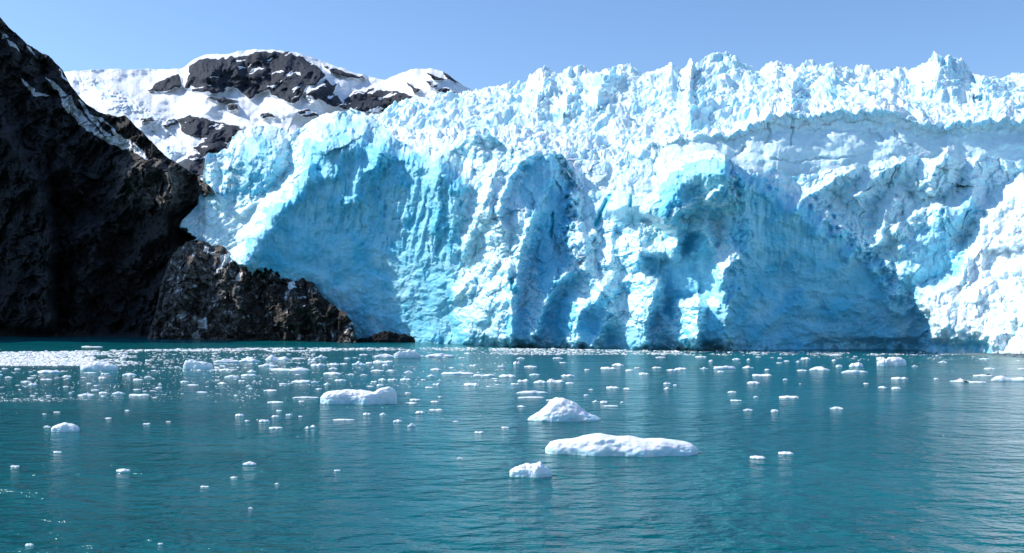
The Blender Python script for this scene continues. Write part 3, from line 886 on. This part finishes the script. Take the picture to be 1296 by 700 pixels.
def berg(name, outline, base_row, depth_ratio, mat=None, **kw):
    """outline: [(px, py)] of the top edge seen; base_row: front waterline row"""
    mat = mat or FLOE
    x0, x1 = outline[0][0], outline[-1][0]
    cx = (x0 + x1) / 2
    Xc, Dc = water_point(cx, base_row)
    L = (x1 - x0) / F * Dc
    depth = L * depth_ratio
    Dm = Dc + depth / 2
    L *= Dm / Dc
    hp = []
    for px, py in outline:
        ly = (HOR - py) / F; lx = (px - 648) / F
        hp.append(((px - x0) / (x1 - x0), max(0.08, CAMH + (lx * SR + ly * CR) * Dm)))
    me = berg_mesh(name, {"len": L, "h": hp}, depth, mat, **kw)
    o = link(bpy.data.objects.new(name, me))
    o.location = ((cx - 648) / F * Dm, Dm, 0)
    return o


tag(berg("iceberg", [(691, 567), (698, 559), (706, 557), (724, 555), (733, 554), (742, 551), (761, 549), (781, 552), (795, 552.5), (816, 556), (838, 555), (862, 559), (876, 562), (884, 567)],
         578, 0.34, seed=1, rough=0.05, teal=0.25), "longest flat white iceberg with a low ridge, in front of the peaked one", "iceberg", "icebergs adrift in open water")
tag(berg("iceberg", [(668, 531), (676, 525), (684, 521), (693, 513), (697, 507.5), (705, 505), (714, 504.5), (724, 507), (731, 511), (737, 517), (744, 523), (752, 526), (761, 530)],
         534, 0.5, seed=2, rough=0.06, n=2.1), "peaked white iceberg with low spreading shoulders, behind the longest flat iceberg", "iceberg", "icebergs adrift in open water")
tag(berg("iceberg", [(406, 503), (409, 499), (418, 495.5), (434, 493.5), (454, 494), (468, 496), (475, 496), (480, 492), (486, 490.5), (493, 489.5), (499, 492), (502, 497), (503, 503)],
         512, 0.33, seed=3, rough=0.06, n=3.2, teal=0.9), "flat-topped white iceberg with a rounded hump at its right end and teal underside", "iceberg", "icebergs adrift in open water")
tag(berg("iceberg", [(646, 599), (650, 593), (660, 590), (672, 589), (685, 587), (690, 590), (696, 593), (700, 599)],
         605, 0.5, seed=4, rough=0.16, n=3.0), "small blocky white iceberg alone in front of the longest flat iceberg", "iceberg", "icebergs adrift in open water")
tag(berg("iceberg", [(66, 543), (72, 538), (81, 535), (90, 536), (97, 539), (101, 543)],
         547, 0.5, seed=5, rough=0.1), "small domed white iceberg alone in dark water below the cliff", "iceberg", "icebergs adrift in open water")
tag(berg("iceberg", [(232, 463), (235, 457), (240, 455.5), (252, 457), (262, 458.5), (270, 462)], 467.5, 0.25, seed=6, n=2.6), "steep-sided pale iceberg in the packed ice below the rock outcrop", "iceberg", "icebergs at the packed ice")
tag(berg("iceberg", [(102, 464), (112, 461), (122, 458), (134, 459), (143, 461), (150, 465)], 469, 0.25, seed=7), "wide mound of white ice at the front of the packed band below the cliff", "iceberg", "icebergs at the packed ice")
tag(berg("iceberg", [(1110, 459), (1116, 455.5), (1124, 454.5), (1132, 452), (1140, 453), (1146, 456), (1147.5, 460)], 463.5, 0.3, seed=8, n=3.0), "bright loaf-shaped iceberg below the right end of the big blue hollow", "iceberg", "icebergs adrift in open water")
tag(berg("iceberg", [(499, 449), (503, 446), (512, 444.5), (520, 442.5), (526, 443), (529, 447), (533, 451)], 453, 0.2, seed=9), "pale humped iceberg in the ice line just past the low dark ledge", "iceberg", "icebergs at the packed ice")

# --- smaller floes: a handful of shapes, copied
SHAPES = {
    "flat": [(0, .10), (.08, .55), (.3, .8), (.55, 1), (.8, .75), (.95, .5), (1, .1)],
    "domed": [(0, .08), (.12, .45), (.35, .9), (.55, 1), (.75, .8), (.92, .35), (1, .08)],
    "lumpy": [(0, .1), (.1, .5), (.22, .85), (.34, .5), (.5, .75), (.66, 1), (.82, .6), (.93, .55), (1, .1)],
    "two-lobed": [(0, .1), (.1, .7), (.25, 1), (.4, .55), (.52, .3), (.66, .6), (.8, .8), (.93, .5), (1, .1)],
    "peaked": [(0, .06), (.2, .22), (.38, .6), (.5, 1), (.6, .7), (.78, .3), (1, .06)],
}
TEMPLATES = {}
for si, (sname, pr) in enumerate(SHAPES.items()):
    TEMPLATES[sname] = [berg_mesh("ice_floe", {"len": 4.0, "h": [(u, h * 1.0) for u, h in pr]}, 3.2, FLOE, 34, 20, 20 + si * 5 + k, 1.9 if sname != "flat" else 2.3, 0.30) for k in range(3)]

HAND = [  # x0, x1, top row, base row
 (50,75,465,472),(81,90,473,477),(107,121,470,472.5),(128,138,470,474),(156,172,469,475.5),(169,181,477,481.5),(183,192,474,478),(52,66,478,481),(27,37,480,484),
 (100,118,496,501),(126,136,494,498),(128,134,499,502),(143,157,493,499),(164,188,496,501),(169,178,491,493.5),(197,205,488,491.5),(80,87,487,490),(87,91,495,498),
 (110,116,483,486),(68,76,520,522),(54,59,522,524.5),(158,164,517.5,520),(133,141,527,530),(55,64,536,541),(181,190,534,537),(103,130,437,439.5),
 (272,302,451,459),(304,328,450,458),(338,366,446,456),(328,348,458,464),(345,390,463,469),(278,294,465,469),(285,302,472,478),(306,324,471,476),(313,324,465,471),
 (229,239,480,484),(237,251,485,488),(249,262,494,497),(276,287,482,486),(302,310,480,482.5),(311,318,485,489),(320,324,480,483),(328,332,480,483),(334,350,491.5,495),
 (354,363,484,486.5),(370,392,478,484),(394,403,480,484),(410,418,481,487),(400,407,490,493),(370,386,452,454),(394,412,457,463.5),(400,414,446,453),(411,420,469.5,473),
 (390,400,452,456),(372,402,500,504),(339,358,506,510),(378,385,506,508.5),(350,357,517,520.5),(344,353,523.5,528),(362,370,521.5,526),(328,341,528,534),(341,357,538,542.5),
 (298,309,521.5,526.5),(378,383,525,527.5),(386,392,538,542.5),(393,400,536,541),(310,316,530,533),(296,301,498,501),(210,216,532,534),
 (446,463,453,462),(473,496,454,459),(484,491,459,463),(470,485,466,470),(490,499,466,470),(512,522,467.5,472),(410,432,468,474),(440,448,471.5,474.5),(479,489,476,482),
 (491,503,477.5,481.5),(507,520,476.5,481.5),(477,486,484,488.5),(424,438,478,482),(545,558,464,468.5),(540,551,471.5,476.5),(548,557,483.5,487),(554,560,478,482),
 (588,606,482,488),(568,575,463,466),(519,532,502.5,507),(513,527,507.5,511),(545,555,506,509),(544,560,516,519.5),(526,537,518,523),(498,509,528.5,534),(516,526,533.5,540),
 (460,469,520,525),(480,489,520,525),(513,520,495,498),(554,559,499.5,503),(573,580,531.5,534),(601,612,543.5,548),(422,448,529,532),(436,443,451.5,454),(414,429,458,462),
 (474,500,444,452.5),(540,573,444,452),
 (650,658,454,461),(664,679,461,465),(708,717,457,459.5),(761,779,462,467),(775,790,458,463),(792,802,466,469.5),(803,811,463,466.5),(809,821,469.5,474),(740,746,465.5,468.5),
 (670,683,471,475),(711,727,471.5,476.5),(655,669,478,483),(676,692,478,485),(693,714,477,484),(716,726,482.5,485.5),(647,657,483.5,486.5),(768,783,487,491.5),(789,799,489.5,493),
 (655,692,492,498),(657,688,500,504),(691,702,504,507),(655,665,512,515),(739,745,498,500.5),(745,751,491,493.5),(750,758,504,509),(760,769,505,510),(764,782,511.5,514.5),
 (785,790,506.5,509.5),(635,644,538,542),(630,639,461,464.5),(600,606,483.5,489),
 (826,837,462.5,466),(845,857,465.5,469),(855,869,463,468),(840,849,482.5,486),(840,849,487.5,492.5),(852,857,485,488),(886,896,462.5,467),(904,930,460,467),(908,916,468,471),
 (940,953,460.5,466),(953,976,470.5,476),(946,961,480.5,485.5),(921,932,493,497),(925,938,504.5,507.5),(953,960,500,503),(941,952,516,519.5),(976,985,516,521),(987,1010,498.5,504),
 (991,997,477.5,481),(1009,1021,466.5,469.5),(1014,1025,450,455),(1007,1013,454.5,458.5),(1026,1049,461,469),(1051,1066,513,517.5),(897,902,453,458),(927,937,451.5,455.5),
 (945,950,451,456),(992,999,455,457.5),(968,974,465.5,468.5),(880,894,449,452.5),
 (1075,1092,454.5,464.5),(1066,1097,465.5,472),(1053,1058,453,457),(1058,1066,459.5,464.5),(1129,1148,474.5,480),(1112,1122,487.5,491),(1129,1140,487.5,492.5),(1093,1099,483.5,486),
 (1154,1161,461,464),(1182,1188,477,480),(1110,1120,449,455.5),(1188,1198,455.5,459),(1246,1259,464,467.5),(1214,1222,443.5,446.5),(1288,1298,464.5,467.5),
 (560,599,468,474),(600,626,470,476.5),(632,652,471.5,477),(1204,1228,476,483.5),(1228,1247,481,484.5),(1233,1255,472,476.5),(1256,1302,472,482),
 (148,164,590,597),(308,324,580.5,588.5),(68,78,569,573),(14,24,587,591),(292,300,601.5,605),(254,264,613.5,616.5),(423,431,592,596.5),(347,354,609,613),(32,42,685,691),(200,206,685,689),
 (314,320,640,643.5),(578,586,576.5,580.5),(950,968,574,580.5),(986,1003,568.5,575),(1050,1065,447,450),(1240,1252,452,455),(560,566,450,453),(700,712,451,454),(830,842,450,453),
]
rnd = random.Random(5)
taken = [(a, b, t, q) for a, b, t, q in HAND]
extra = []
while len(HAND) + len(extra) < 291:
    zone = rnd.random()
    if zone < 0.62:
        cx = rnd.uniform(-6, 330); by = rnd.uniform(463, 506) if rnd.random() < 0.7 else rnd.uniform(446, 463)
    elif zone < 0.92:
        cx = rnd.uniform(330, 640); by = rnd.uniform(447, 492)
    else:
        cx = rnd.uniform(640, 1290); by = rnd.uniform(449, 460)
    wpx = rnd.uniform(4, 10); hpx = wpx * rnd.uniform(0.2, 0.42)
    if any(abs(cx - (a + b) / 2) < (b - a) / 2 + wpx / 2 and abs(by - q) < 3.0 for a, b, t, q in taken):
        continue
    e = (cx - wpx / 2, cx + wpx / 2, by - hpx, by)
    extra.append(e); taken.append(e)

MARKS = [("the longest flat iceberg", 787, 578, 192), ("the peaked iceberg", 714, 534, 92), ("the teal-based humped iceberg", 455, 512, 96), ("the small blocky iceberg", 673, 605, 53),
         ("the lone domed iceberg", 83, 547, 34), ("the steep-sided pale iceberg", 251, 468, 38), ("the loaf-shaped iceberg", 1129, 463, 37), ("the wide ice mound", 126, 469, 48),
         ("the pale humped iceberg", 516, 453, 34)]
NUM = {0.5: "half a length", 1: "one length", 1.5: "one and a half lengths", 2: "two lengths", 2.5: "two and a half lengths", 3: "three lengths", 3.5: "three and a half lengths",
       4: "four lengths", 4.5: "four and a half lengths", 5: "five lengths", 5.5: "five and a half lengths", 6: "six lengths"}
used = {}


def floe_label(cx, by, w, h, shape):
    size = "tiny" if w < 9 else "small" if w < 14 else "mid-sized" if w < 22 else "large" if w < 32 else "broad"
    best = sorted(MARKS, key=lambda m: abs(cx - m[1]) / m[3] + abs(by - m[2]) / 14)
    for nm, mx, my, ml in best[:6]:
        k = round(abs(cx - mx) / ml * 2) / 2
        if k > 6: continue
        dy = by - my
        dep = "level with" if abs(dy) < 5 else ("behind" if dy > -22 else "well behind" if dy > -45 else "far behind") if dy < 0 else ("in front of" if dy < 35 else "far in front of")
        if k == 0:
            if dep == "level with": continue
            lab = f"{size} {shape} white floe straight {dep} {nm}"
        else:
            side = "left" if cx < mx else "right"
            lab = f"{size} {shape} white floe {NUM[k]} {side} of and {dep} {nm}"
        if len(lab.split()) <= 16 and lab not in used:
            used[lab] = 1
            return lab
    return None


def zone_label(cx, by):
    if by > 545: return "tiny crumb of white ice adrift in the open water nearest the viewer"
    if by > 512: return "tiny crumb of white ice in the rippled water outside the packed ice band"
    if cx < 205: return "tiny white ice bit in the crowded band below the dark cliff"
    if cx < 445: return "tiny white ice bit in the crowded band below the rock outcrop"
    if cx < 640: return "tiny white ice bit in the loose band below the shaded blue ice wall"
    if cx < 890: return "tiny white ice bit in the thin band below the sunlit middle ridges"
    return "tiny white ice bit in the thin band below the big shaded hollow"


floe_at = {}
for i, (xa, xb, ty, by) in enumerate(HAND + extra):
    w_, h_ = xb - xa, by - ty
    asp = h_ / w_
    cx = (xa + xb) / 2
    r = rnd.random()
    if asp < 0.27: shape = "flat" if r < 0.6 else "two-lobed" if w_ > 14 else "flat"
    elif asp < 0.42: shape = "domed" if r < 0.45 else "lumpy" if r < 0.8 else "two-lobed"
    else: shape = "domed" if r < 0.4 else "lumpy" if r < 0.75 else "peaked"
    if (xa, xb) == (1204, 1228): shape = "peaked"
    Xc, Dc = water_point(cx, by)
    wid = w_ / F * Dc
    dep = wid * rnd.uniform(0.5, 0.9) if w_ < 26 else wid * rnd.uniform(0.3, 0.45)
    Dm = Dc + dep / 2
    rows_used = dep * (CAMH / Dm) / Dm * F          # rows covered by its depth
    hm = max(0.08, max(h_ - 0.8 * rows_used, 0.35 * h_) / F * Dm * 0.55)
    o = link(bpy.data.objects.new("ice_floe", TEMPLATES[shape][rnd.randrange(3)]))
    o.location = (Xc * Dm / Dc, Dm, -0.02)
    o.scale = (wid * 1.12 / 4.0 * (1 if rnd.random() < 0.5 else -1), dep / 3.2, hm)
    o.rotation_euler[2] = rnd.uniform(-0.22, 0.22)
    lab = floe_label(cx, by, w_, h_, shape) if w_ >= 9.5 else None
    if lab is None:
        lab = zone_label(cx, by)
    tag(o, lab, "ice floe", lab.replace("tiny white ice bit", "tiny ice bits").replace("tiny crumb of white ice", "tiny ice crumbs") if lab.startswith("tiny") and "floe" not in lab else "ice floes adrift before the glacier")
    floe_at[(xa, xb)] = (o.location.copy(), hm, wid, dep)


# --- brash: the uncountable crumbs, one object
def build_brash():
    r = np.random.RandomState(9)
    base = []
    nseg, nring = 7, 3
    for k in range(nring):
        t = k / (nring - 1) * math.pi / 2 * 0.8
        for s_ in range(nseg):
            a_ = 2 * math.pi * s_ / nseg
            base.append((math.cos(a_) * math.cos(t), math.sin(a_) * math.cos(t), math.sin(t)))
    base.append((0, 0, 1.02))
    base = np.array(base)
    faces = []
    for k in range(nring - 1):
        for s_ in range(nseg):
            a0, a1 = k * nseg + s_, k * nseg + (s_ + 1) % nseg
            faces += [(a0, a1, a1 + nseg), (a0, a1 + nseg, a0 + nseg)]
    for s_ in range(nseg):
        faces.append(((nring - 1) * nseg + s_, (nring - 1) * nseg + (s_ + 1) % nseg, len(base) - 1))
    faces = np.array(faces)
    pts = []

    def put(n, x0, x1, y0, y1, s0, s1, clump=0.0, edge=None):
        c = 0; tries = 0
        while c < n and tries < n * 30:
            tries += 1
            px = r.uniform(x0, x1); py = r.uniform(y0, y1)
            if edge is not None and py < edge(px): continue
            if clump:
                v_ = perlin(np.array([px / 38.0]), np.array([py / 4.0]), 601)[0]
                if v_ < clump - 0.25 * r.rand(): continue
            pts.append((px, py, r.uniform(s0, s1) * (1.8 if r.rand() < 0.06 else 1)))
            c += 1
    topband = lin([(-60, 446), (60, 445), (110, 443.5), (160, 442.5), (320, 440.5), (520, 440), (640, 440.5), (800, 443), (960, 444.5), (1300, 446.5)])
    put(4200, -90, 118, 445, 463, 2.0, 8.0, 0, topband)
    put(900, 90, 175, 443, 463, 1.5, 6.0, -0.15, topband)
    put(900, 160, 420, 440, 444.5, 1.5, 6.0, -0.2, topband)
    put(900, 170, 400, 444, 470, 1.0, 4.5, 0.05, topband)
    put(1500, -60, 330, 460, 508, 0.8, 3.2, 0.02)
    put(500, -60, 110, 502, 508, 0.8, 3.0, -0.1)
    put(1000, 320, 640, 440, 490, 0.8, 3.4, 0.1, topband)
    put(700, 400, 680, 440, 443.5, 1.2, 5.0, -0.2, topband)
    put(1200, 620, 860, 441, 449, 1.2, 5.0, 0.0, topband)
    put(900, 840, 1340, 444, 449.5, 1.0, 4.0, 0.05, topband)
    put(260, 1000, 1340, 446, 456, 1.0, 3.6, 0.15)
    put(220, 300, 640, 486, 532, 0.8, 2.6, 0.2)
    put(160, 640, 1300, 450, 500, 0.8, 2.4, 0.2)
    put(120, -60, 420, 508, 600, 0.8, 2.0, 0.15)
    put(90, 0, 1296, 540, 700, 0.8, 1.8, 0.1)
    P = np.array(pts); n = len(P)
    lx = (P[:, 0] - 648) / F; ly = (HOR - P[:, 1]) / F
    Dd = -CAMH / (lx * SR + ly * CR); Xx = (lx * CR - ly * SR) * Dd
    sz = P[:, 2] / F * Dd * 0.5
    a_ = r.uniform(0, 6.28, n)
    V = base[None] * (1 + 0.45 * (r.rand(n, len(base), 1) - 0.5))
    V = V * np.stack([sz, sz * r.uniform(0.5, 0.9, n), sz * r.uniform(0.10, 0.32, n)], -1)[:, None]
    ca, sa = np.cos(a_)[:, None] * 0.35 + 0.65, np.sin(a_)[:, None] * 0.35
    Vx = V[..., 0] * ca - V[..., 1] * sa + Xx[:, None]; Vy = V[..., 0] * sa + V[..., 1] * ca + Dd[:, None]
    V = np.stack([Vx, Vy, V[..., 2] - 0.02], -1).reshape(-1, 3)
    T = (faces[None] + (np.arange(n) * len(base))[:, None, None]).reshape(-1, 3)
    me = mesh_np("brash_ice", V, T, FLOE, {"wet": np.zeros(len(V)) + 0.05})
    tag(link(bpy.data.objects.new("brash_ice", me)), "countless small crumbs of white ice strewn in bands over the water", "brash ice", None, "stuff")


build_brash()

# --- low dark ledge at the foot of the blue wall
lo = berg("rock_ledge", [(450, 431.5), (458, 429.5), (468, 428), (476, 424.5), (484, 421.5), (492, 420), (500, 421.5), (505, 425), (516, 427), (526, 430), (532, 432)], 433.6, 0.35, DARKROCK,
          seed=31, rough=0.35, n=2.0)
tag(lo, "low dark rock ledge at the waterline under the shaded blue ice wall", "rock ledge")


# --- two seals hauled out on floes
def seal_mesh():
    m, nt, b = new_mat("seal_fur")
    v = coords(nt)
    nt.links.new(mix(nt, ramp(nt, noise(nt, v, 6.0, 4, 0.6), 0.4, 0.62), (0.005, 0.005, 0.006), (0.016, 0.015, 0.015)), b.inputs["Base Color"])
    b.inputs["Roughness"].default_value = 0.4
    st = [(-0.95, .02, .14, .05), (-0.85, .05, .13, .07), (-0.6, .12, .17, .12), (-0.25, .2, .26, .2), (0.1, .25, .3, .25), (0.4, .27, .27, .24), (0.62, .34, .19, .19), (0.74, .42, .15, .16),
          (0.86, .48, .14, .14), (0.97, .47, .10, .10), (1.05, .44, .05, .06)]
    nr = 14; V = []; Fc = []
    for x, z, ry, rz in st:
        for k in range(nr):
            a_ = 2 * math.pi * k / nr
            V.append((x, ry * math.cos(a_), max(0.0, z + rz * math.sin(a_))))
    for i in range(len(st) - 1):
        for k in range(nr):
            a0 = i * nr + k; a1 = i * nr + (k + 1) % nr
            Fc.append((a0, a1, a1 + nr, a0 + nr))
    Vn = list(V)

    def fin(o, tip, wd):
        b0 = len(Vn); ox, oy, oz = o; tx, ty, tz = tip
        for s_ in (-1, 1):
            for q in (-1, 1):
                Vn.append((ox + s_ * wd, oy, oz + q * 0.03)); Vn.append((tx + s_ * wd * .7, ty, tz + q * 0.012))
        for f in ((0, 1, 3, 2), (4, 6, 7, 5), (0, 4, 5, 1), (2, 3, 7, 6), (1, 5, 7, 3), (0, 2, 6, 4)):
            Fc.append(tuple(b0 + i for i in f))
    fin((0.42, .22, .12), (0.30, .48, .03), .09); fin((0.42, -.22, .12), (0.30, -.48, .03), .09)
    fin((-0.9, .06, .06), (-1.18, .2, .1), .06); fin((-0.9, -.06, .06), (-1.18, -.2, .1), .06)
    return mesh_np("seal", Vn, Fc, m)


sm = seal_mesh()
for key, off, lab, rz in [((1204, 1228), (0.35, -0.60, 0.06), "dark seal lying at the front foot of a small peaked white floe", 2.9),
                          ((1233, 1255), (1.45, -0.1, 0.36), "dark seal resting on the right tip of a thin low floe", 0.3)]:
    p_, hm_, wd_, dp_ = floe_at[key]
    so_ = link(bpy.data.objects.new("seal", sm)); so_.location = (p_[0] + off[0], p_[1] + off[1] * dp_, off[2]); so_.rotation_euler[2] = rz; so_.scale = (0.85, 0.85, 0.85)
    tag(so_, lab, "seal", "seals hauled out on the ice")

# ------------------------------------------------------------------ light, sky, camera
SUN_AZ = 9.0     # degrees behind the face, from due left
SUN_EL = 42.0
a, e = math.radians(SUN_AZ), math.radians(SUN_EL)
sdir = (-math.cos(e) * math.cos(a), math.cos(e) * math.sin(a), math.sin(e))
from mathutils import Vector, Matrix
sl = bpy.data.lights.new("sun", 'SUN'); sl.energy = 4.0; sl.angle = math.radians(0.5); sl.color = (1.0, 0.955, 0.89)
so = link(bpy.data.objects.new("sun", sl)); so.rotation_euler = Vector(sdir).to_track_quat('Z', 'Y').to_euler()
so.location = (-300, 300, 400)

w = bpy.data.worlds.new("World"); scene.world = w; w.use_nodes = True
nt = w.node_tree; nt.nodes.clear()
out = nt.nodes.new("ShaderNodeOutputWorld"); bg = nt.nodes.new("ShaderNodeBackground")
sky = nt.nodes.new("ShaderNodeTexSky"); sky.sky_type = 'NISHITA'; sky.sun_disc = False
sky.sun_elevation = e
sky.sun_rotation = math.atan2(sdir[0], sdir[1])
sky.altitude = 0; sky.air_density = 0.95; sky.dust_density = 0.3; sky.ozone_density = 6.0
bg.inputs[1].default_value = 0.145
nt.links.new(sky.outputs[0], bg.inputs[0]); nt.links.new(bg.outputs[0], out.inputs[0])

cam = bpy.data.cameras.new("camera"); co = link(bpy.data.objects.new("camera", cam))
cam.sensor_width = 36.0; cam.lens = 36.0 * F / W
cam.shift_y = (HOR - H / 2) / W
cam.clip_start = 0.5; cam.clip_end = 30000
co.matrix_world = Matrix(((CR, -SR, 0, 0), (0, 0, -1, 0), (SR, CR, 0, CAMH), (0, 0, 0, 1)))
scene.camera = co
scene.view_settings.view_transform = 'Standard'; scene.view_settings.look = 'None'
scene.view_settings.exposure = 0.4; scene.view_settings.gamma = 1.0
scene.view_settings.use_curve_mapping = False
scene.cycles.max_bounces = 6
scene.cycles.diffuse_bounces = 4
